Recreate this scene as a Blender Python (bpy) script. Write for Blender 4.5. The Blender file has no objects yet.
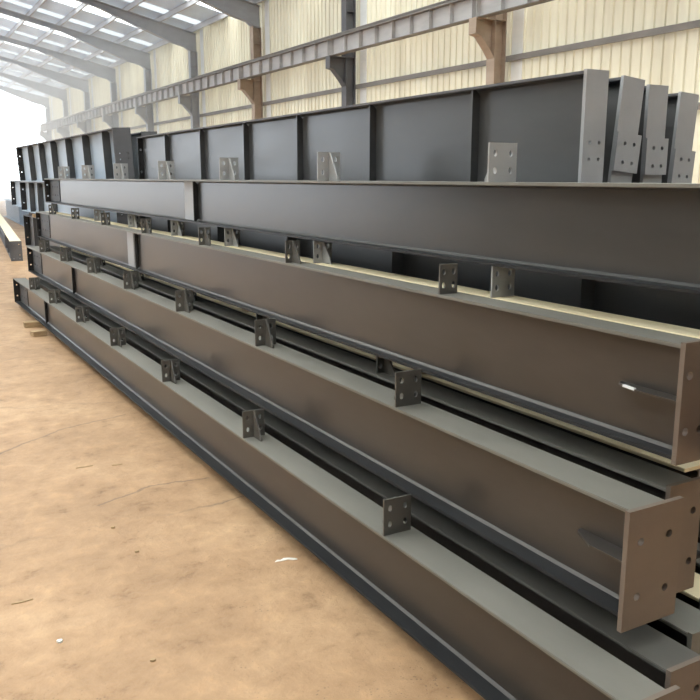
import bpy, bmesh, math, random
from mathutils import Matrix, Vector
random.seed(7)
sc = bpy.context.scene
COL = sc.collection
S = 1.55                     # metres per unit of the stack layout
H = 1.697                    # eye height
PI = math.pi

# ------------------------------------------------------------------ materials
def nt(name):
    m = bpy.data.materials.new(name); m.use_nodes = True
    t = m.node_tree; b = t.nodes['Principled BSDF']
    return m, t, b
def lnk(t, a, b): t.links.new(a, b)
def noise(t, scale, detail=4, rough=.55, co=None, dist=0):
    n = t.nodes.new('ShaderNodeTexNoise'); n.inputs['Scale'].default_value = scale
    n.inputs['Detail'].default_value = detail; n.inputs['Roughness'].default_value = rough
    n.inputs['Distortion'].default_value = dist
    if co is not None: lnk(t, co, n.inputs['Vector'])
    return n
def ramp(t, fac, stops):
    r = t.nodes.new('ShaderNodeValToRGB'); lnk(t, fac, r.inputs['Fac'])
    e = r.color_ramp.elements
    while len(e) < len(stops): e.new(.5)
    for i, (p, c) in enumerate(stops):
        e[i].position = p; e[i].color = (*c, 1) if len(c) == 3 else c
    return r
def steel(name, c1, c2, rough=.35, rvar=.12, scale=3., bump=.03, spec=.5):
    m, t, b = nt(name)
    g = t.nodes.new('ShaderNodeNewGeometry')
    mp = t.nodes.new('ShaderNodeMapping'); lnk(t, g.outputs['Position'], mp.inputs['Vector'])
    mp.inputs['Scale'].default_value = (1, .45, 1.6)
    n = noise(t, scale, 5, .6, mp.outputs[0])
    r = ramp(t, n.outputs['Fac'], [(.3, c1), (.7, c2)])
    lnk(t, r.outputs[0], b.inputs['Base Color'])
    mr = t.nodes.new('ShaderNodeMapRange'); lnk(t, n.outputs['Fac'], mr.inputs['Value'])
    mr.inputs['From Min'].default_value = .3; mr.inputs['From Max'].default_value = .7
    mr.inputs['To Min'].default_value = rough - rvar/2; mr.inputs['To Max'].default_value = rough + rvar/2
    lnk(t, mr.outputs[0], b.inputs['Roughness'])
    b.inputs['Specular IOR Level'].default_value = spec
    n2 = noise(t, 90, 3, .5, g.outputs['Position'])
    bp = t.nodes.new('ShaderNodeBump'); bp.inputs['Strength'].default_value = bump; bp.inputs['Distance'].default_value = .01
    lnk(t, n2.outputs['Fac'], bp.inputs['Height'])
    if rough > .45: lnk(t, bp.outputs[0], b.inputs['Normal'])
    return m
M = {}
M['paint'] = steel('dark_grey_paint', (.044,.038,.034), (.062,.053,.047), .30, .03)  # brown tint imitates the tan floor mirrored in the webs
M['paint_cool'] = steel('cool_dark_grey_paint', (.042,.042,.042), (.058,.057,.056), .30, .03)  # same paint untinted, standing in for sky mirrored in tier four
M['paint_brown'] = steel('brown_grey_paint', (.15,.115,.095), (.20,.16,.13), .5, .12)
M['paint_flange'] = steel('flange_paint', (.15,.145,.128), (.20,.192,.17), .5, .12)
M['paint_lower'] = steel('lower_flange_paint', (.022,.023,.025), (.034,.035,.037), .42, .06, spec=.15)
M['flange_shade'] = steel('shaded_flange_charcoal', (.085,.082,.075), (.11,.106,.095), .55, .1)  # darker flange colour painted in for the shade under tier two
M['paint_black'] = steel('black_bare_steel', (.012,.012,.014), (.028,.026,.026), .6, .1)
M['paint_grey'] = steel('mid_grey_paint', (.062,.063,.065), (.080,.081,.083), .36, .1)
M['plate_grey'] = steel('grey_end_plate_paint', (.33,.335,.35), (.39,.395,.41), .5, .1)
M['cleat_dark'] = steel('cleat_dark_paint', (.085,.080,.073), (.12,.112,.10), .5, .1)
M['cleat_light'] = steel('cleat_light_paint', (.32,.32,.325), (.40,.40,.40), .5, .1)
M['cream'] = steel('cream_lit_flange', (.82,.70,.46), (.9,.80,.56), .5, .1, 5)  # cream colour stands in for light caught on top flanges
M['frame_grey'] = steel('frame_blue_grey_paint', (.30,.31,.34), (.37,.38,.41), .6, .1)
M['frame_dark'] = steel('frame_dark_grey_paint', (.085,.085,.095), (.115,.115,.125), .6, .1)
M['frame_brown'] = steel('frame_brown_primer', (.33,.25,.19), (.42,.33,.26), .65, .1)
M['girder'] = steel('girder_grey_paint', (.38,.37,.375), (.48,.465,.46), .6, .1)
M['girder_dark'] = steel('girder_flange_paint', (.16,.145,.135), (.22,.20,.185), .6, .1)
M['purlin'] = steel('galvanised_purlin', (.42,.42,.44), (.5,.5,.52), .5, .1)
M['white'] = steel('white_sheet', (.78,.79,.78), (.86,.86,.85), .5, .1)
M['chalk'] = steel('white_chalk', (.8,.84,.86), (.9,.92,.95), .8, .1)
M['paper'] = steel('white_scrap', (.8,.76,.7), (.9,.88,.84), .8, .1, 30)
M['blue_paint'] = steel('blue_grey_paint', (.30,.37,.45), (.38,.45,.54), .5, .1)  # on the far deep beams this paleness stands in for far-end daylight

def wallmat():
    m, t, b = nt('cream_corrugated_sheet')
    g = t.nodes.new('ShaderNodeNewGeometry')
    mp = t.nodes.new('ShaderNodeMapping'); lnk(t, g.outputs['Position'], mp.inputs['Vector'])
    mp.inputs['Scale'].default_value = (1, 1.2, .12)
    n = noise(t, 1.0, 6, .65, mp.outputs[0])
    r = ramp(t, n.outputs['Fac'], [(.3, (.62,.56,.42)), (.6, (.80,.75,.59)), (.85, (.86,.83,.70))])
    lnk(t, r.outputs[0], b.inputs['Base Color']); b.inputs['Roughness'].default_value = .5
    tr = t.nodes.new('ShaderNodeBsdfTranslucent'); lnk(t, r.outputs[0], tr.inputs['Color'])
    mx = t.nodes.new('ShaderNodeMixShader'); mx.inputs[0].default_value = .04
    lnk(t, b.outputs[0], mx.inputs[1]); lnk(t, tr.outputs[0], mx.inputs[2])
    lnk(t, mx.outputs[0], t.nodes['Material Output'].inputs['Surface'])
    return m
M['wall'] = wallmat()
M['dull_wall'] = steel('dull_grey_sheet', (.16,.155,.145), (.22,.21,.195), .7, .1, .6)
M['roof'] = steel('silver_roof_lining', (.64,.74,.88), (.74,.84,.96), .6, .1, 1.2)
def transl(name, col, k):
    m, t, b = nt(name)
    t.nodes.remove(b)
    tp = t.nodes.new('ShaderNodeBsdfTransparent'); tp.inputs['Color'].default_value = (1, .975, .90, 1)
    tr = t.nodes.new('ShaderNodeBsdfTranslucent'); tr.inputs['Color'].default_value = (*col, 1)
    mx = t.nodes.new('ShaderNodeMixShader'); mx.inputs[0].default_value = k
    lnk(t, tp.outputs[0], mx.inputs[1]); lnk(t, tr.outputs[0], mx.inputs[2])
    lnk(t, mx.outputs[0], t.nodes['Material Output'].inputs['Surface'])
    return m
M['skylight'] = transl('skylight_panel', (.9,.92,.9), .5)
M['skylight_dim'] = transl('dim_skylight_panel', (.42,.43,.43), .97)
def timber():
    m, t, b = nt('weathered_timber')
    g = t.nodes.new('ShaderNodeTexCoord')
    mp = t.nodes.new('ShaderNodeMapping'); lnk(t, g.outputs['Object'], mp.inputs['Vector'])
    mp.inputs['Scale'].default_value = (2, 20, 20)
    n = noise(t, 3, 5, .6, mp.outputs[0], .4)
    r = ramp(t, n.outputs['Fac'], [(.3, (.30,.20,.10)), (.7, (.55,.40,.24))])
    lnk(t, r.outputs[0], b.inputs['Base Color']); b.inputs['Roughness'].default_value = .8
    return m
M['timber'] = timber()
def floormat():
    m, t, b = nt('dusty_tan_ground')
    g = t.nodes.new('ShaderNodeNewGeometry'); P = g.outputs['Position']
    big = noise(t, .9, 6, .6, P, .1)
    r1 = ramp(t, big.outputs['Fac'], [(.28, (.34,.208,.112)), (.5, (.43,.268,.148)), (.72, (.55,.365,.215))])
    med = noise(t, 6, 8, .7, P, .15)
    r2 = ramp(t, med.outputs['Fac'], [(.28, (.50,.46,.42)), (.42, (.88,.86,.84)), (.55, (1,1,1)), (.72, (1.22,1.2,1.16))])
    mu = t.nodes.new('ShaderNodeMixRGB'); mu.blend_type = 'MULTIPLY'; mu.inputs[0].default_value = 1
    lnk(t, r1.outputs[0], mu.inputs[1]); lnk(t, r2.outputs[0], mu.inputs[2])
    # specks of grit, clustered
    sp = t.nodes.new('ShaderNodeTexVoronoi'); sp.inputs['Scale'].default_value = 55; lnk(t, P, sp.inputs['Vector'])
    cl = noise(t, 2.2, 4, .6, P)
    th = t.nodes.new('ShaderNodeMapRange'); lnk(t, cl.outputs['Fac'], th.inputs['Value'])
    th.inputs['From Min'].default_value = .48; th.inputs['From Max'].default_value = .72
    th.inputs['To Min'].default_value = .0; th.inputs['To Max'].default_value = .30
    lt = t.nodes.new('ShaderNodeMath'); lt.operation = 'LESS_THAN'
    lnk(t, sp.outputs['Distance'], lt.inputs[0]); lnk(t, th.outputs[0], lt.inputs[1])
    sf = t.nodes.new('ShaderNodeMath'); sf.operation = 'MULTIPLY'; sf.inputs[1].default_value = .55
    lnk(t, lt.outputs[0], sf.inputs[0])
    m2 = t.nodes.new('ShaderNodeMixRGB'); lnk(t, sf.outputs[0], m2.inputs[0])
    lnk(t, mu.outputs[0], m2.inputs[1]); m2.inputs[2].default_value = (.16,.11,.07,1)
    # cracks
    nv = noise(t, 2.5, 5, .6, P)
    ad = t.nodes.new('ShaderNodeVectorMath'); ad.operation = 'MULTIPLY_ADD'
    lnk(t, nv.outputs['Color'], ad.inputs[0]); ad.inputs[1].default_value = (.35,.35,0); lnk(t, P, ad.inputs[2])
    vc = t.nodes.new('ShaderNodeTexVoronoi'); vc.feature = 'DISTANCE_TO_EDGE'; vc.inputs['Scale'].default_value = .42
    lnk(t, ad.outputs[0], vc.inputs['Vector'])
    cm = t.nodes.new('ShaderNodeMapRange'); lnk(t, vc.outputs['Distance'], cm.inputs['Value'])
    cm.inputs['From Min'].default_value = .0; cm.inputs['From Max'].default_value = .006
    cm.inputs['To Min'].default_value = .75; cm.inputs['To Max'].default_value = 0
    gate = noise(t, .8, 2, .5, P)
    gm = t.nodes.new('ShaderNodeMapRange'); lnk(t, gate.outputs['Fac'], gm.inputs['Value'])
    gm.inputs['From Min'].default_value = .45; gm.inputs['From Max'].default_value = .6
    cg = t.nodes.new('ShaderNodeMath'); cg.operation = 'MULTIPLY'; lnk(t, cm.outputs[0], cg.inputs[0]); lnk(t, gm.outputs[0], cg.inputs[1])
    last = cg
    sx = t.nodes.new('ShaderNodeVectorMath'); sx.operation = 'MULTIPLY_ADD'
    lnk(t, med.outputs['Color'], sx.inputs[0]); sx.inputs[1].default_value = (.10,.10,0); lnk(t, P, sx.inputs[2])
    def mth(op, a, b=None):
        n = t.nodes.new('ShaderNodeMath'); n.operation = op
        for i, v in enumerate((a, b)):
            if v is None: continue
            if isinstance(v, (int, float)): n.inputs[i].default_value = v
            else: lnk(t, v, n.inputs[i])
        return n.outputs[0]
    cur = cg.outputs[0]
    for (xa, ya), (xb, yb), wd in [((.30,5.2),(.98,5.72),.010), ((.98,5.72),(1.46,5.86),.008), ((.87,4.22),(1.2,4.36),.009), ((1.2,4.36),(1.53,4.33),.009)]:
        ln = math.hypot(xb-xa, yb-ya); ux, uy = (xb-xa)/ln, (yb-ya)/ln
        d1 = t.nodes.new('ShaderNodeVectorMath'); d1.operation = 'DOT_PRODUCT'; lnk(t, sx.outputs[0], d1.inputs[0]); d1.inputs[1].default_value = (ux, uy, 0)
        d2 = t.nodes.new('ShaderNodeVectorMath'); d2.operation = 'DOT_PRODUCT'; lnk(t, sx.outputs[0], d2.inputs[0]); d2.inputs[1].default_value = (-uy, ux, 0)
        off = .05
        along = mth('SUBTRACT', d1.outputs['Value'], xa*ux+ya*uy+off*(ux+uy)); across = mth('ABSOLUTE', mth('SUBTRACT', d2.outputs['Value'], -xa*uy+ya*ux+off*(ux-uy)))
        hit = mth('MULTIPLY', mth('MULTIPLY', mth('GREATER_THAN', along, 0.0), mth('LESS_THAN', along, ln)), mth('LESS_THAN', across, wd))
        cur = mth('MAXIMUM', cur, mth('MULTIPLY', hit, .65))
    class _o: pass
    cg = _o(); cg.outputs = [cur]
    m3 = t.nodes.new('ShaderNodeMixRGB'); lnk(t, cg.outputs[0], m3.inputs[0]); lnk(t, m2.outputs[0], m3.inputs[1])
    m3.inputs[2].default_value = (.18,.12,.08,1)
    lnk(t, m3.outputs[0], b.inputs['Base Color'])
    b.inputs['Roughness'].default_value = .55; b.inputs['Specular IOR Level'].default_value = .4
    bp = t.nodes.new('ShaderNodeBump'); bp.inputs['Strength'].default_value = .45; bp.inputs['Distance'].default_value = .03
    lnk(t, med.outputs['Fac'], bp.inputs['Height']); lnk(t, bp.outputs[0], b.inputs['Normal'])
    return m
M['floor'] = floormat()
def yard():
    m, t, b = nt('pale_yard')
    g = t.nodes.new('ShaderNodeNewGeometry'); n = noise(t, .3, 4, .6, g.outputs['Position'])
    r = ramp(t, n.outputs['Fac'], [(.3, (.62,.60,.55)), (.7, (.72,.70,.66))])
    lnk(t, r.outputs[0], b.inputs['Base Color']); b.inputs['Roughness'].default_value = .9
    return m
M['yard'] = yard()

# ------------------------------------------------------------------ mesh helpers
def mesh(bm, name, mat):
    bmesh.ops.recalc_face_normals(bm, faces=bm.faces)
    me = bpy.data.meshes.new(name); bm.to_mesh(me); bm.free()
    me.materials.append(M[mat]); return me
def link(name, me, parent=None, loc=(0,0,0), rot=(0,0,0)):
    o = bpy.data.objects.new(name, me); COL.objects.link(o)
    o.location = loc; o.rotation_euler = rot
    if parent is not None: o.parent = parent
    return o
def box(bm, x0, x1, y0, y1, z0, z1):
    v = [bm.verts.new(p) for p in ((x0,y0,z0),(x1,y0,z0),(x1,y1,z0),(x0,y1,z0),(x0,y0,z1),(x1,y0,z1),(x1,y1,z1),(x0,y1,z1))]
    for f in ((0,3,2,1),(4,5,6,7),(0,1,5,4),(1,2,6,5),(2,3,7,6),(3,0,4,7)): bm.faces.new([v[i] for i in f])
    return v
def prism(bm, pts, axis, a, b):
    """extrude a 2D outline along an axis ('x': pts are (y,z); 'y': (x,z); 'z': (x,y))"""
    def P(u, w, k): return {'x': (k,u,w), 'y': (u,k,w), 'z': (u,w,k)}[axis]
    A = [bm.verts.new(P(u, w, a)) for u, w in pts]; B = [bm.verts.new(P(u, w, b)) for u, w in pts]
    bm.faces.new(A); bm.faces.new(B[::-1]); n = len(pts)
    for i in range(n): bm.faces.new((A[i], A[(i+1) % n], B[(i+1) % n], B[i]))
def holed(W, Hh, T, xs, zs, r, slot=1.0, mat='paint', name='plate', bev=True):
    """plate in XZ (0..W, 0..Hh), thickness in Y 0..T, with a grid of real holes"""
    bm = bmesh.new()
    cx = [0] + [(a+b)/2 for a, b in zip(xs, xs[1:])] + [W]
    cz = [0] + [(a+b)/2 for a, b in zip(zs, zs[1:])] + [Hh]
    for i, x in enumerate(xs):
        for j, z in enumerate(zs):
            x0, x1, z0, z1 = cx[i], cx[i+1], cz[j], cz[j+1]
            ang = [k*PI/8 for k in range(16)] + [math.atan2(c-z, a-x) % (2*PI) for a in (x0, x1) for c in (z0, z1)]
            ang = sorted(set(round(a, 5) for a in ang))
            inn, out = [], []
            for a in ang:
                ca, sa = math.cos(a), math.sin(a)
                tt = min(((x1-x)/ca if ca > 1e-6 else (x0-x)/ca if ca < -1e-6 else 9e9),
                         ((z1-z)/sa if sa > 1e-6 else (z0-z)/sa if sa < -1e-6 else 9e9))
                inn.append((x+r*ca, z+r*slot*sa)); out.append((x+tt*ca, z+tt*sa))
            n = len(ang)
            vi0 = [bm.verts.new((p, 0, q)) for p, q in inn]; vo0 = [bm.verts.new((p, 0, q)) for p, q in out]
            vi1 = [bm.verts.new((p, T, q)) for p, q in inn]; vo1 = [bm.verts.new((p, T, q)) for p, q in out]
            for k in range(n):
                l = (k+1) % n
                bm.faces.new((vi0[k], vo0[k], vo0[l], vi0[l])); bm.faces.new((vi1[k], vi1[l], vo1[l], vo1[k]))
                bm.faces.new((vi0[k], vi0[l], vi1[l], vi1[k]))
                (a0, c0), (a1, c1) = out[k], out[l]
                eps = 1e-5
                if (abs(a0-a1) < eps and (abs(a0) < eps or abs(a0-W) < eps)) or (abs(c0-c1) < eps and (abs(c0) < eps or abs(c0-Hh) < eps)):
                    bm.faces.new((vo0[k], vo1[k], vo1[l], vo0[l]))
    bmesh.ops.remove_doubles(bm, verts=bm.verts, dist=1e-5)
    return mesh(bm, name, mat)
def thing(name, label, cat, loc=(0,0,0), rot=(0,0,0), group=None):
    o = bpy.data.objects.new(name, None); COL.objects.link(o)
    o.empty_display_size = .1
    o.location = loc; o.rotation_euler = rot; o['label'] = label; o['category'] = cat; o['kind'] = 'thing'
    if group: o['group'] = group
    return o
def tag(o, label, cat, group=None):
    o['label'] = label; o['category'] = cat; o['kind'] = 'thing'
    if group: o['group'] = group
    return o
def struct(o, label=None):
    o['kind'] = 'structure'
    if label: o['label'] = label
    return o
ORD = ['first','second','third','fourth','fifth','sixth','seventh','eighth','ninth','tenth','eleventh','twelfth']

# ------------------------------------------------------------------ small fittings (shared meshes)
CW, CH, CT = .078*S, .092*S, .008
def cleat_mesh(w, h, mat, nm): return holed(w, h, CT, [w*.22, w*.78], [h*.30, h*.74], .0085, 1.5, mat, nm)
def gusset_mesh(h, mat, reach=.06*S):
    bm = bmesh.new(); prism(bm, [(0, h*.98), (0, 0), (-reach, 0), (-reach, h*.08), (-.012, h*.98)], 'x', -.0035, .0035)
    return mesh(bm, 'gusset', mat)
CLEAT = {k: (cleat_mesh(w, h, m, 'cleat'), gusset_mesh(h, m), w) for k, (w, h, m) in {
    'dark': (CW, CH, 'cleat_dark'), 'narrow': (.054*S, .075*S, 'cleat_dark'),
    'low': (.07*S, .0775*S, 'cleat_light'), 'light': (.085*S, CH, 'cleat_light')}.items()}
def add_cleat(root, kind, x0, y, z, gside=-1):
    me, gm, w = CLEAT[kind]
    c = link('cleat', me, root, (x0, y, z))
    if gside < 0: link('gusset', gm, c, (w/2, 0, 0))
    elif gside > 0: link('gusset', gm, c, (w/2, CT, 0), (0, 0, PI))
    return c

# ------------------------------------------------------------------ I-beams
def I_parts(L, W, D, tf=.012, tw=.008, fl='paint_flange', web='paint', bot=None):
    bm = bmesh.new(); box(bm, -tw/2, tw/2, 0, L, tf, D-tf)
    w = .009
    for s in (-1, 1):
        prism(bm, [(s*tw/2, tf), (s*(tw/2+w), tf), (s*tw/2, tf+w)], 'y', .002, L-.002)
        prism(bm, [(s*tw/2, D-tf), (s*(tw/2+w), D-tf), (s*tw/2, D-tf-w)], 'y', .002, L-.002)
    mw = mesh(bm, 'web', web)
    def fm(nm, z0, z1, mt):
        b = bmesh.new(); box(b, -W/2, W/2, 0, L, z0, z1)
        bmesh.ops.bevel(b, geom=[e for e in b.edges if abs(e.verts[0].co.y-e.verts[1].co.y) > L/2], offset=.002, segments=2, affect='EDGES')
        return mesh(b, nm, mt)
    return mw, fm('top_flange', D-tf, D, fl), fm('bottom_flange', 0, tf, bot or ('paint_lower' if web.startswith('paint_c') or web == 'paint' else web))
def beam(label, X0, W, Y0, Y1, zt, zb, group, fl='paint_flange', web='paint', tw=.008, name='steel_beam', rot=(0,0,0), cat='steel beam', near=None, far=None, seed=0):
    """layout units in; origin at the near end of the beam's underside"""
    L = (Y1-Y0)*S; D = (zt-zb)*S; w = W*S
    root = thing(name, label, cat, ((X0+W/2)*S, Y0*S, H+zb*S), rot, group)
    mw, mt, mb = I_parts(L, w, D, tw=tw, fl=fl, web=web)
    link('web', mw, root); link('top_flange', mt, root); link('bottom_flange', mb, root)
    root['_'] = 0; del root['_']
    return root, L, w, D
PT = .016
def end_plate(root, w, D, over, up, down, y, mat, hr=.011, margin=.22, holes=((.24,.76),(.27,.73)), T=PT):
    me = holed(w+2*over, D+up+down, T, [(w+2*over)*h for h in holes[0]], [(D+up+down)*h for h in holes[1]], hr, 1, mat, 'end_plate')
    return link('end_plate', me, root, (-w/2-over, y, -down))
def stiffener(root, y, w, D, side=-1, tf=.012, tw=.008, mat='paint_grey', T=.010, depth=1):
    bm = bmesh.new(); c = .02
    a, b = tw/2, (w/2-.004)*depth
    z0, z1 = tf, D-tf
    prism(bm, [(side*a, z0+c), (side*(a+c), z0), (side*b, z0), (side*b, z1), (side*(a+c), z1), (side*a, z1-c)], 'y', 0, T)
    return link('stiffener', mesh(bm, 'stiffener', mat), root, (0, y, 0))
def cover_strip(root, y, w, D):
    bm = bmesh.new(); box(bm, -.012, -.004, y, y+.20, .014, D-.014)
    o = link('cover_strip', mesh(bm, 'cover_strip', 'plate_grey'), root); o['label'] = 'paler vertical strip on the web'; return o
def rib(root, w, D, L=.155, mat='paint', side=-1):
    """pointed horizontal gusset between end plate and web"""
    bm = bmesh.new()
    x0, x1 = side*.004, side*(w/2-.004)
    prism(bm, [(x0, 0), (x1, 0), (x1, L*.78*1.0), (x0+side*.018, L*1.25), (x0, L*1.28)], 'z', -.004, .004)
    return link('rib_plate', mesh(bm, 'rib_plate', mat), root, (0, 0, D/2))
def connection(root, w, D, L, tf=.012, tw=.008, length=.62):
    """dark bare-steel patch plate with bolt holes at the far end of the web"""
    hh = D-2*tf-.02
    me = holed(length, hh, .007, [length*.2, length*.45, length*.72], [hh*.3, hh*.7], .013, 1, 'paint_black', 'connection_plate')
    return link('connection_plate', me, root, (-tw/2-.0, L-length-.02, tf+.01), (0, 0, PI/2))

T1 = (-.852, -1.055); T2 = (-.576, -.787); T3 = (-.287, -.500); T4 = (-.012, -.209)
G = 'long I-beams of the front stack'
GRP = {1: 'beams of the bottom tier', 2: 'beams of the second tier', 3: 'beams of the third tier', 4: 'beams of the fourth tier'}

# --- bottom tier
cl1 = [1.583, 2.465, 3.354, 4.234, 5.065, 5.93, 6.748]
t1 = [(.995, .823), (1.134, .862), (1.270, .925), (1.400, 1.0), (1.535, .95), (1.67, .9), (1.805, .97), (1.94, 1.0), (2.075, .93)]
for i, (x, y0) in enumerate(t1):
    lab = ('dark steel I-beam at the bottom front of the stack, nearest the sandy floor' if i == 0 else
           'dark steel I-beam in the bottom tier, %s row behind the front one' % ORD[i-1])
    if i == 3: lab = 'bottom-tier I-beam with top flange coloured as lit, third row behind the front one'
    r, L, w, D = beam(lab, x, .095, y0, 7.56-.03*(i % 3), *T1, GRP[1], fl='cream' if i == 3 else 'flange_shade' if i == 1 else 'paint_flange')  # cream row is painted light, darker second row painted shade
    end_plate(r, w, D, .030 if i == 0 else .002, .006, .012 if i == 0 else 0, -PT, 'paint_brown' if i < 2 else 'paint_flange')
    end_plate(r, w, D, .008, 0, 0, L, 'paint_black')
    if i == 0:
        connection(r, w, D, L)
        stiffener(r, (6.27-y0)*S, w, D, mat='paint_black', depth=.5)
        rib(r, w, D)
    if i < 1:
        for k, y in enumerate(cl1): add_cleat(r, 'dark', -w/2+.004, (y-y0)*S, D, 1 if k == 0 else -1)
# --- second tier
cl2 = [1.711, 2.608, 3.479, 4.345, 5.191, 6.032, 6.86]
t2 = [(1.108, .936), (1.250, .985), (1.370, 1.04)]
for i, (x, y0) in enumerate(t2):
    lab = ['dark I-beam of the second tier, drilled brown end plate sticking out lowest at right',
           'dark I-beam close behind the front beam of tier two, end plate half hidden',
           'second-tier I-beam with top flange coloured as lit, deepest row of that tier'][i]
    wid = (.095, .09, .088)[i]
    r, L, w, D = beam(lab, x, wid, y0, 7.47-.02*i, *T2, GRP[2], fl='cream' if i == 2 else 'paint_flange')  # cream flange is light put into the colour
    if i < 2: end_plate(r, w, D, .035 if i == 0 else .002, .012, .016, -PT, 'paint_brown', .012)
    end_plate(r, w, D, .0, 0, 0, L, 'paint_black')
    if i == 0:
        connection(r, w, D, L); rib(r, w, D, .2)
        stiffener(r, (5.79-y0)*S, w, D, mat='paint_black', depth=.5)
        for k, y in enumerate(cl2): add_cleat(r, 'dark', -w/2+.004, (y-y0)*S, D, 1 if k == 0 else -1)
    if i == 1:
        for k, y in enumerate([2.05, 2.95, 3.80, 4.7, 5.6]): add_cleat(r, 'narrow', -w/2+.02, (y-y0)*S, D, -1)
# --- third tier
cl3 = [1.668, 2.561, 3.43, 4.31, 5.18, 6.05, 6.9]
t3 = [(1.207, .946), (1.285, .80)]
for i, (x, y0) in enumerate(t3):
    lab = ['dark third-tier I-beam, brown end plate cut off at the right photo edge',
           'third-tier I-beam whose top flange, coloured cream as if lit, shows as a bright strip'][i]
    r, L, w, D = beam(lab, x, .074, y0, 7.5-.02*i, *T3, GRP[3], fl='cream' if i == 1 else 'paint_flange')  # bright strip of light painted as a cream flange
    if i == 0: end_plate(r, w, D, .0, .006, .012, -PT, 'paint_brown', .012)
    end_plate(r, w, D, .0, 0, 0, L, 'paint_black')
    if i == 0:
        pl = r.children[-2]
        connection(r, w, D, L); rb = rib(r, w, D, .19)
        stiffener(r, (4.50-y0)*S, w, D, mat='paint_black', depth=.62)
        cover_strip(r, (4.58-y0)*S, w, D)
        for k, y in enumerate(cl3): add_cleat(r, 'narrow', -w/2+.003, (y-y0)*S, D, 0 if k == 0 else -1)
        bm = bmesh.new(); box(bm, -.012, -.004, 0, .05, -.003, .004)
        link('scrap_of_tape', mesh(bm, 'scrap_of_tape', 'chalk'), r, (-w/2+.016, .150, D/2+.0035), (.0, 0, math.radians(-8)))['label'] = 'white scrap of tape on the rib tip'
    else:
        for k, y in enumerate([1.559, 2.50, 3.321, 4.05, 4.85, 5.7]): add_cleat(r, 'low', -w/2+.0005, (y-y0)*S, D, 0 if k == 0 else -1)
# --- fourth tier
cl4 = [1.583, 2.461, 3.349, 4.21, 5.1, 5.97, 6.8]
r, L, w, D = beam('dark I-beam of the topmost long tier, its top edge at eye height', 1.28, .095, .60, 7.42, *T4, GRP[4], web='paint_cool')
end_plate(r, w, D, .03, .006, .012, -PT, 'paint_brown'); end_plate(r, w, D, .0, 0, 0, L, 'paint_black')
connection(r, w, D, L)
stiffener(r, (3.75-.6)*S, w, D, mat='paint_black', depth=.55); cover_strip(r, (3.80-.6)*S, w, D)
for k, y in enumerate(cl4): add_cleat(r, 'light', -w/2+.004, (y-.6)*S, D, 1 if k == 0 else -1)
bm = bmesh.new(); box(bm, -.0006, .0, 0, .04, -.006, .004)
link('chalk_mark', mesh(bm, 'chalk_mark', 'chalk'), r, (-.0040, (.99-.6)*S, D*.62))['label'] = 'short white paint mark on the web'

# ------------------------------------------------------------------ deep stiffened beams behind
def deep(label, X0, Y0, Y1, zt, zb, group, stiffs, W=.09, rot=0, splice=None, web='paint_grey', plate='plate_grey', farplate=True, pivot=0):
    r, L, w, D = beam(label, X0, W, Y0, Y1, zt, zb, group, fl='frame_dark', web=web, name='deep_beam', rot=(0, rot, 0), cat='steel beam')
    for y in stiffs: stiffener(r, (y-Y0)*S, w, D, mat='paint_grey', depth=.85 if Y0 < 2 else 1)
    hz = ((.10*S)/D, (.13*S)/D)
    if splice is None:
        end_plate(r, w, D, .0, .004, 0, -PT, plate, .007, holes=((.30,.74), ((D-.205*S)/D if D > .25*S else .3, (D-.166*S)/D if D > .25*S else .7)))
    else:
        end_plate(r, w, D, .0, .004, 0, -PT, plate, .007, holes=((.3,.7), (.30,.42)))
        me = holed(w+.014, .096*S, .012, [(w+.014)*.33, (w+.014)*.72], [.023*S, .070*S], .008, 1, plate, 'splice_plate')
        link('splice_plate', me, r, (-w/2-.004, -PT-.012, D-splice*S))
    if farplate: end_plate(r, w, D, .0, 0, 0, L, 'paint_black', .012)
    return r
Z4 = -.045
GD = 'deep stiffened beams on top of the stack'
deep('grey deep beam with vertical stiffeners on top of the stack, nearest the viewer', 1.490, 1.5, 5.30, .246, Z4, GD,
     [1.93, 2.49, 3.05, 3.60, 4.18, 4.77], W=.072)
deep('grey deep beam on top, second end plate from the left, leaning slightly right', 1.640, 1.55, 5.36, .244, Z4, GD, [2.1, 3.0, 4.0, 4.8], rot=math.radians(5.5), splice=.231, W=.076)
deep('grey deep beam on top, third end plate from the left, standing upright', 1.818, 1.60, 5.35, .237, Z4, GD, [2.1, 3.0, 4.0, 4.8], splice=.231, W=.074)
deep('grey deep beam on top, rightmost end plate by the cream wall, leaning right', 1.985, 1.65, 5.45, .230, Z4, GD, [2.1, 3.0, 4.0, 4.8], rot=math.radians(4.2), splice=.251, W=.076)
GL = 'deep stiffened beams at the far end of the stack'
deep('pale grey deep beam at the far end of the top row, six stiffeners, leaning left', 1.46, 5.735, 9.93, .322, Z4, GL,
     [6.039, 6.669, 7.304, 7.961, 8.568, 9.203], rot=math.radians(-2.5), plate='frame_dark', web='blue_paint', W=.12)  # pale web colour imitates daylight from the open far end
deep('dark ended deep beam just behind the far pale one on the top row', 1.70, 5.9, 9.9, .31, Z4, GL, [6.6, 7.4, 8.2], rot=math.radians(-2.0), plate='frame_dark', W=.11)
deep('deep beam in the shade under the top row, nearest the viewer', 1.46, .95, 5.3, -.05, -.378, 'deep beams hidden below the top row', [1.45, 2.3, 3.1, 3.9, 4.7], W=.12)
for i, x in enumerate((1.665, 1.862, 2.085)):
    deep('deep beam in the shade below the top row, %s row behind the nearest' % ORD[i], x, 1.3, 5.3, -.05, -.378, 'deep beams hidden below the top row', [2.3, 3.9], W=.12)
deep('pale deep beam sticking out at the far left below the top row', 1.46, 5.8, 9.98, -.05, -.368, GL, [8.9, 9.4, 8.2], W=.12, web='blue_paint', plate='frame_dark')  # web coloured pale for the light from the far end
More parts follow.
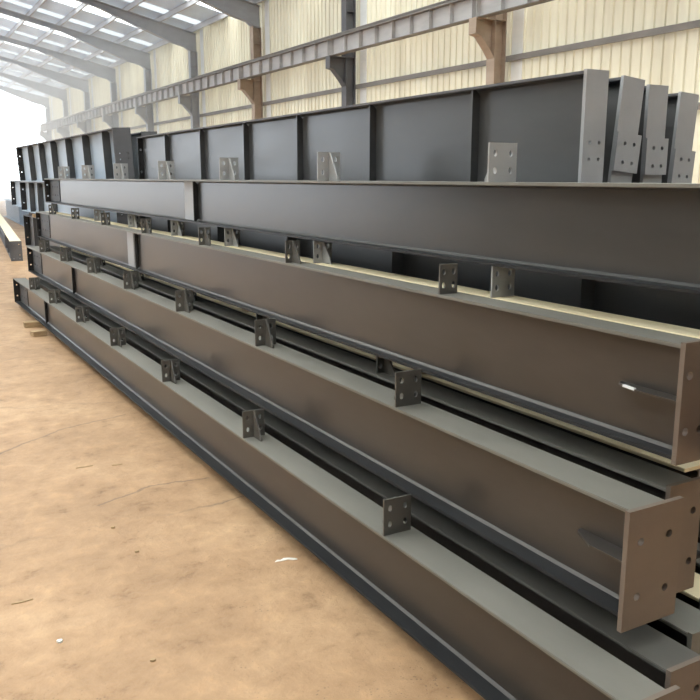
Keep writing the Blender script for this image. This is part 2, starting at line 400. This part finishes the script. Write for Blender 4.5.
deep('brownish ended deep beam sticking out farthest at the left of the stack', 1.665, 7.9, 12.2, -.05, -.378, GL, [11, 10], W=.12, web='blue_paint', plate='frame_dark')  # far-end daylight put into the pale web colour
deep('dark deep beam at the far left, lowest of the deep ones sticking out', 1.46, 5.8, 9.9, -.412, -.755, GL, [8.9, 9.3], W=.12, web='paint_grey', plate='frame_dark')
for i, x in enumerate((1.46, 1.665, 1.862, 2.085)):
    deep('deep beam standing on the bottom tier, %s row from the floor side' % ORD[i], x, 1.15, 5.3, -.412, -.755, 'deep beams standing on the bottom tier', [2.3, 3.9], W=.12)

# ------------------------------------------------------------------ timber dunnage
def block(name, label, x0, x1, y0, y1, z0, z1, group=None, rot=0, cat='timber'):
    bm = bmesh.new(); sx, sy, sz = (x1-x0)*S, (y1-y0)*S, (z1-z0)*S
    box(bm, -sx/2, sx/2, -sy/2, sy/2, 0, sz)
    bmesh.ops.bevel(bm, geom=bm.edges[:], offset=min(sx, sy, sz)*.06, segments=2, affect='EDGES')
    o = link(name, mesh(bm, name, 'timber'), None, ((x0+x1)/2*S, (y0+y1)/2*S, H+z0*S), (0, 0, rot))
    return tag(o, label, cat, group)
GZ = -H/S
spots = [1.25, 2.9, 4.6, 6.46]
wh = ['nearest the viewer', 'second from the viewer', 'third from the viewer', 'sticking out at the far left end']
for k, y in enumerate(spots):
    block('timber_bearer', 'timber bearer on the floor under the bottom beams, %s' % wh[k], .895 if k == 3 else 1.03, 2.17, y-.035, y+.035, GZ, T1[1], 'floor timbers under the stack')
block('timber_offcut', 'loose timber offcut lying on the floor beside the far end of the stack', .885, .980, 6.03, 6.09, GZ, GZ+.035, None, math.radians(12), 'timber')
for k, y in enumerate((1.75, 3.1, 4.6)):
    block('timber_spacer', 'timber spacer between the bottom and second tiers, %s of three from the viewer' % ORD[k], 1.26, 1.44, y-.03, y+.03, T1[0], T2[1], 'timber spacers between the tiers')
    block('timber_spacer', 'timber spacer under the third tier, %s of three from the viewer' % ORD[k], 1.375, 1.43, y-.03+.25, y+.03+.25, T2[0], T3[1], 'timber spacers between the tiers')
for k, y in enumerate((1.6, 4.9, 6.3, 9.2)):
    block('timber_spacer', 'timber spacer under the lowest deep beams, %s of four from the viewer' % ORD[k], 1.45, 2.19 if k < 2 else 1.6, y-.04, y+.04, T1[0] if k < 3 else GZ, -.755, 'timber spacers under the deep beams')
    block('timber_spacer', 'timber spacer between the two levels of deep beams, %s of four from the viewer' % ORD[k], 1.45, 2.19 if k < 2 else 1.79, y-.04, y+.04, -.412, -.378, 'timber spacers between the deep beams')

# ------------------------------------------------------------------ things at the far left
def yard_beam(label, p, q, W, D, web, fl, name='steel_beam'):
    """beam from p to q (metres)"""
    p = Vector(p); q = Vector(q); d = q-p; L = d.length
    r = thing(name, label, 'steel beam', p, (0, 0, math.atan2(-d.x, d.y)), 'loose beams at the far left')
    mw, mt, mb = I_parts(L, W, D, fl=fl, web=web)
    link('web', mw, r); link('top_flange', mt, r); link('bottom_flange', mb, r)
    me = holed(W*1.02, D*1.02, PT, [W*.25, W*.77], [D*.12, D*.3, D*.85], .013, 1, 'frame_dark', 'end_plate')
    link('end_plate', me, r, (-W*.51, -PT, 0))
    for y in (.6, 2.0, 3.4):
        if y < L: stiffener(r, y, W, D, mat=web)
    return r
yard_beam('drilled-end beam with top coloured as lit, alone on the floor left of the stack', (2.50, 18.25, .0), (4.0, 33.5, .0), .22, .40, 'frame_dark', 'cream')  # cream top is painted light on the flange
yard_beam('blue-grey beam standing on the floor far behind the drilled-end one', (4.6, 29.0, 0), (5.2, 40.0, 0), .3, .75, 'blue_paint', 'blue_paint', 'steel_beam')
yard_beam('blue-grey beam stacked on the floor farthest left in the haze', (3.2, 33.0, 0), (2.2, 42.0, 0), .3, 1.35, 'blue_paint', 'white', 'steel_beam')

# small litter on the ground
def litter(name, label, x, y, pts, h, mat, cat):
    bm = bmesh.new(); prism(bm, pts, 'z', 0, h)
    return tag(link(name, mesh(bm, name, mat), None, (x*S, y*S, 0.0)), label, cat)
litter('paper_scrap', 'small white torn scrap lying on the floor near the bottom beam', .945, 2.04,
       [(-.05,0),(-.035,.012),(-.02,.004),(0,.014),(.02,.006),(.045,-.012),(.05,-.026),(.03,-.022),(.01,-.006),(-.01,-.008),(-.03,-.004)], .003, 'paper', 'litter')

def onfloor(px, py):
    f, vx, vy = 827., -132., 177.
    a = math.atan((350-vy)/f); b = math.atan((350-vx)/math.hypot(f, 350-vy))
    F = Vector((math.sin(b)*math.cos(a), math.cos(b)*math.cos(a), -math.sin(a))); R = Vector((math.cos(b), -math.sin(b), 0)); U = R.cross(F)
    d = F + R*(px-350)/f + U*(350-py)/f
    return d.x*H/-d.z/S, d.y*H/-d.z/S
def chip(n, a, b, seed):
    rr = random.Random(seed); return [(a*math.cos(t)*rr.uniform(.7,1.1), b*math.sin(t)*rr.uniform(.6,1.1)) for t in [2*PI*k/n for k in range(n)]]
for nm, lab, px, py, a, b, h, mt in [
    ('pebble', 'small pale pebble on the floor near the bottom left corner', 60, 642, .012, .010, .008, 'white'),
    ('pebble', 'small brown pebble on the floor right of the pale one', 153, 661, .010, .008, .007, 'timber'),
    ('wood_splinter', 'thin dark splinter lying on the floor, left one of a pair', 85, 467, .06, .006, .004, 'timber'),
    ('wood_splinter', 'thin dark splinter lying on the floor, right one of a pair', 117, 465, .04, .007, .004, 'timber'),
    ('wood_splinter', 'short curved splinter on the floor near the left edge', 22, 602, .04, .006, .004, 'timber'),
    ('pebble', 'dark clod on the floor amid a patch of grit', 113, 528, .012, .010, .008, 'timber'),
    ('pebble', 'tiny dark clod on the floor left of the white scrap', 137, 552, .010, .008, .006, 'timber')]:
    x, y = onfloor(px, py); litter(nm, lab, x, y, chip(9, a, b, px), h, mt, 'litter')
# ------------------------------------------------------------------ hall: floor, walls, roof
YN, YF = -12.0, 66.2
bm = bmesh.new(); box(bm, -12.1, 12.1, YN, YF, -.2, 0); struct(link('floor', mesh(bm, 'floor', 'floor')), 'dusty tan concrete floor')
bm = bmesh.new(); box(bm, -90, 90, YF, 160, -.25, -.02); struct(link('trim_1', mesh(bm, 'trim_1', 'yard')), 'pale yard outside the far end')
bm = bmesh.new(); box(bm, -90, 90, -60, YN, -.25, -.02); struct(link('trim_2', mesh(bm, 'trim_2', 'yard')), 'pale yard outside the near end')
SL = .225
def zr(x): return H + 5.86 + SL*(11.5-abs(x))
def corr(x, z1, name, sgn, YE=YF, mat='wall'):
    bm = bmesh.new(); p = .235; y = YN; prof = []
    while y < YE:
        for f, d in ((0,0),(.72,0),(.78,.03),(.94,.03)): prof.append((y+f*p, d))
        y += p
    A = [bm.verts.new((x+sgn*d, yy, 0)) for yy, d in prof]; B = [bm.verts.new((x+sgn*d, yy, z1)) for yy, d in prof]
    for i in range(len(prof)-1): bm.faces.new((A[i], A[i+1], B[i+1], B[i]))
    return struct(link(name, mesh(bm, name, mat)))
corr(12.03, zr(12), 'wall_right', -1)['label'] = 'cream corrugated steel wall'
corr(-12.03, zr(12), 'wall_left', 1, 25, 'dull_wall')['label'] = 'grey corrugated steel wall out of view'
FY = [14.36+6.28*(k-1) for k in range(-2, 10)]
bm = bmesh.new(); prism(bm, [(-12.1,0),(12.1,0),(12.1,zr(12.1)),(0,zr(0)),(-12.1,zr(12.1))], 'y', YN-.15, YN)
struct(link('wall_front', mesh(bm, 'wall_front', 'dull_wall')), 'grey end wall behind the viewer')
# roof: opaque bands and skylight strips alternate along the hall
def roofpiece(name, y0, y1, mat, label, kind=True):
    bm = bmesh.new(); zz = zr(0)
    t = .04
    prism(bm, [(-12.3, zr(12.3)), (0, zz), (12.3, zr(12.3)), (12.3, zr(12.3)+t), (0, zz+t), (-12.3, zr(12.3)+t)], 'y', y0, y1)
    o = link(name, mesh(bm, name, mat)); return struct(o, label)
cuts = []
for f in FY: cuts += [(f+1.9, f+3.0), (f+5.0, f+5.8)] if f > 20 else [(f+.8, f+2.8), (f+3.6, f+5.6)]  # strips widened in unseen near bays to add overhead light
cuts = [c for c in cuts if c[1] < YF]
y = YN; n = 0
segs = []
for j, (c0, c1) in enumerate(cuts):
    segs.append((y, c0, 0)); segs.append((c0, c1, 1+j%2)); y = c1
segs.append((y, YF, 0))
k = 1; q = 0
for a, b, s in segs:
    if s: roofpiece('window_%d' % k, a, b, 'skylight' if s == 1 or a < 20 else 'skylight_dim', 'translucent skylight strip across the roof'); k += 1
    else:
        roofpiece('ceiling' if q == 0 else 'ceiling.%03d' % q, a, b, 'roof', 'silver lined roof sheet'); q += 1
# ------------------------------------------------------------------ portal frames
def hframe(i, y):
    cnt = i-2   # 1 = nearest visible
    if cnt < 1: lab = 'portal frame out of sight on the viewer side, %s' % ['behind the viewer', 'above the viewer', 'just right of view'][i]
    else: lab = 'steel portal frame, %s visible column from the right along the cream wall' % ORD[cnt-1]
    r = thing('portal_frame', lab, 'steel frame', (0, y, 0), (0, 0, 0), 'portal frames of the hall')
    cmat = {1: 'frame_brown', 2: 'frame_dark', 3: 'frame_brown', 4: 'frame_grey'}.get(cnt, 'frame_grey')
    for s in (1, -1):
        bm = bmesh.new()
        x0, x1 = 11.58, 11.88; top = H+4.86
        box(bm, x0, x0+.014, -.13, .13, 0, H+4.9); box(bm, x1-.014, x1, -.13, .13, 0, top)
        box(bm, x0+.014, x1-.014, -.005, .005, 0, top)
        box(bm, x0+.014, x1-.014, -.12, .12, H+4.35, H+4.365); box(bm, x0+.014, x1-.014, -.12, .12, H+3.18, H+3.2)
        for v in bm.verts: v.co.x *= s
        link('column', mesh(bm, 'column', cmat), r)
        bm = bmesh.new()
        def low(x):
            pts = [(11.88, 4.86), (11.60, 4.90), (11.40, 5.04), (10.9, 5.16), (9.5, 5.66), (8.0, 6.22), (0, 6.22+8*SL)]
            for (a, za), (b, zb) in zip(pts, pts[1:]):
                if b <= x <= a: return za+(zb-za)*(a-x)/(a-b)
        xs = [11.88, 11.60, 11.40, 10.9, 9.5, 8.0, 4.0, 0]
        topz = [zr(x)-.22 for x in xs]; lowz = [H+low(x) for x in xs]
        poly = list(zip(xs, topz)) + list(zip(xs[::-1], lowz[::-1]))
        def strip(zs, dz):
            for (xa, za), (xb, zb) in zip(list(zip(xs, zs)), list(zip(xs, zs))[1:]):
                vs = [bm.verts.new(p) for p in ((xa,-.12,za),(xb,-.12,zb),(xb,.12,zb),(xa,.12,za),(xa,-.12,za+dz),(xb,-.12,zb+dz),(xb,.12,zb+dz),(xa,.12,za+dz))]
                for f in ((0,3,2,1),(4,5,6,7),(0,1,5,4),(1,2,6,5),(2,3,7,6),(3,0,4,7)): bm.faces.new([vs[j] for j in f])
        strip(topz, -.014); strip(lowz, .014)
        prism(bm, poly, 'y', -.005, .005)
        for v in bm.verts: v.co.x *= s
        link('rafter', mesh(bm, 'rafter', 'frame_grey' if cnt != 2 else 'frame_grey'), r)
        if s > 0:
            bm = bmesh.new(); zt = H+3.19
            prism(bm, [(11.58, zt), (11.08, zt), (11.08, zt-.30), (11.22, zt-.33), (11.45, zt-.58), (11.58, zt-.75)], 'y', -.006, .006)
            box(bm, 11.08, 11.58, -.12, .12, zt-.016, zt)
            for (xa, za), (xb, zb) in (((11.08, zt-.30), (11.22, zt-.33)), ((11.22, zt-.33), (11.45, zt-.58)), ((11.45, zt-.58), (11.58, zt-.75))):
                prism(bm, [(xa, za), (xb, zb), (xb, zb-.014), (xa, za-.014)], 'y', -.12, .12)
            box(bm, 11.08, 11.094, -.12, .12, zt-.30, zt-.016)
            link('corbel', mesh(bm, 'corbel', cmat), r)
    return r
for i, y in enumerate(FY): hframe(i, y)
# crane girders, one per bay
gx, gz = 11.22, H+3.19
for i in range(len(FY)-1):
    a, b = FY[i], FY[i+1]; L = b-a-.02
    lab = 'crane girder with close stiffeners, %s span from the near end of the hall' % ORD[i]
    r = thing('crane_girder', lab, 'crane girder', (gx, a+.01, gz), (0,0,0), 'crane girders along the cream wall')
    bm = bmesh.new(); box(bm, -.005, .005, 0, L, .014, .42); link('web', mesh(bm, 'web', 'girder'), r)
    bm = bmesh.new(); box(bm, -.13, .13, 0, L, .42, .436); link('top_flange', mesh(bm, 'top_flange', 'girder_dark'), r)
    bm = bmesh.new(); box(bm, -.11, .11, 0, L, 0, .014); link('bottom_flange', mesh(bm, 'bottom_flange', 'girder_dark'), r)
    bm = bmesh.new(); prism(bm, [(-.05,0),(.05,0),(.05,.012),(.01,.025),(.01,.07),(.03,.08),(.03,.105),(-.03,.105),(-.03,.08),(-.01,.07),(-.01,.025),(-.05,.012)], 'y', 0, L)
    link('rail', mesh(bm, 'rail', 'girder_dark'), r, (0, 0, .436))
    if i == 0:
        bm = bmesh.new(); box(bm, -.105, -.005, 0, .01, .014, .42); box(bm, .005, .105, 0, .01, .014, .42)
        SM = mesh(bm, 'stiffener', 'girder')
    ns = 9
    for k in range(ns): link('stiffener', SM, r, (0, .06+k*(L-.13)/(ns-1), 0))
# girts along the right wall
for k, z in enumerate((1.17, 2.46, 4.05)):
    bm = bmesh.new(); box(bm, 11.883, 11.990, YN, YF-.2, 0, .02); box(bm, 11.883, 11.898, YN, YF-.2, -.09, 0); box(bm, 11.898, 11.94, YN, YF-.2, -.09, -.08)
    o = link('wall_girt', mesh(bm, 'wall_girt', 'girder_dark'), None, (0, 0, H+z))
    if k == 2: bpy.data.objects.remove(o); continue
    tag(o, 'steel girt running along the cream wall, %s' % ['low, just above the stacked beams', 'just below the crane girder'][k], 'girt', 'wall girts')
# purlins
for s in (1, -1):
    for k in range(10):
        x = 11.7-1.25*k
        bm = bmesh.new(); zt = zr(x)-.012
        box(bm, s*x-.035, s*x+.035, YN, YF-.2, zt-.205, zt-.19); box(bm, s*x-.004, s*x+.004, YN, YF-.2, zt-.19, zt-.02); box(bm, s*x-.035, s*x+.035, YN, YF-.2, zt-.02, zt-.008)
        o = link('roof_purlin', mesh(bm, 'roof_purlin', 'purlin'))
        tag(o, 'grey roof purlin along the hall, %s up from the %s eave' % (ORD[k], 'right' if s > 0 else 'left'), 'purlin', 'roof purlins')
# white strips beside the columns
for i, y in enumerate(FY):
    bm = bmesh.new(); box(bm, 11.992, 11.999, y-.52, y-.18, 0, zr(12)-.05)
    struct(link('trim_%d' % (i+3), mesh(bm, 'trim', 'white')), 'white strip beside a column')

# haze in the far half of the hall
bm = bmesh.new(); box(bm, -11.3, 11.2, 29.6, YF+3, .03, 7.2)
hz = bpy.data.materials.new('dust_haze'); hz.use_nodes = True
t = hz.node_tree; t.nodes.remove(t.nodes['Principled BSDF'])
vs = t.nodes.new('ShaderNodeVolumeScatter'); vs.inputs['Density'].default_value = .034; vs.inputs['Color'].default_value = (.95,.97,1,1); vs.inputs['Anisotropy'].default_value = .3
t.links.new(vs.outputs[0], t.nodes['Material Output'].inputs['Volume'])
M['haze'] = hz
HAZE = True
if HAZE:
    o = link('dusty_haze', mesh(bm, 'dusty_haze', 'haze')); tag(o, 'bright dusty haze filling the far half of the hall', 'haze'); o['kind'] = 'stuff'

# ------------------------------------------------------------------ light
w = bpy.data.worlds.new('world'); sc.world = w; w.use_nodes = True
t = w.node_tree; bg = t.nodes['Background']
tc = t.nodes.new('ShaderNodeTexCoord'); sp = t.nodes.new('ShaderNodeSeparateXYZ'); lnk(t, tc.outputs['Generated'], sp.inputs[0])
rp = ramp(t, sp.outputs['Z'], [(0, (.82,.91,1.0)), (.6, (.90,.94,1.0))])
lnk(t, rp.outputs[0], bg.inputs['Color']); bg.inputs['Strength'].default_value = 9.0
def portal(loc, rot, sx, sy):
    l = bpy.data.lights.new('portal', 'AREA'); l.shape = 'RECTANGLE'; l.size = sx; l.size_y = sy
    l.cycles.is_portal = True
    o = bpy.data.objects.new('daylight_opening', l); COL.objects.link(o); o.location = loc; o.rotation_euler = rot
portal((0, YF+.1, 4.6), (-PI/2, 0, 0), 24, 9.2)
portal((-12.2, 45.5, 3.7), (0, -PI/2, 0), 7.4, 41)

# ------------------------------------------------------------------ camera
f, vx, vy = 827., -132., 177.
pitch = math.atan((350-vy)/f); yaw = math.atan((350-vx)/math.hypot(f, 350-vy))
F = Vector((math.sin(yaw)*math.cos(pitch), math.cos(yaw)*math.cos(pitch), -math.sin(pitch)))
R = Vector((math.cos(yaw), -math.sin(yaw), 0)); U = R.cross(F)
cam = bpy.data.cameras.new('camera'); cam.sensor_width = 36; cam.lens = f/700*36; cam.clip_end = 400; cam.clip_start = .02
co = bpy.data.objects.new('camera', cam); COL.objects.link(co)
co.matrix_world = Matrix(((R.x, U.x, -F.x, 0), (R.y, U.y, -F.y, 0), (R.z, U.z, -F.z, H), (0,0,0,1)))
sc.camera = co
sc.view_settings.view_transform = 'Standard'; sc.view_settings.look = 'None'; sc.view_settings.gamma = 1
sc.view_settings.use_curve_mapping = False
sc.view_settings.exposure = -.62
sc.cycles.volume_bounces = 1
sc.cycles.max_bounces = 10; sc.cycles.diffuse_bounces = 6
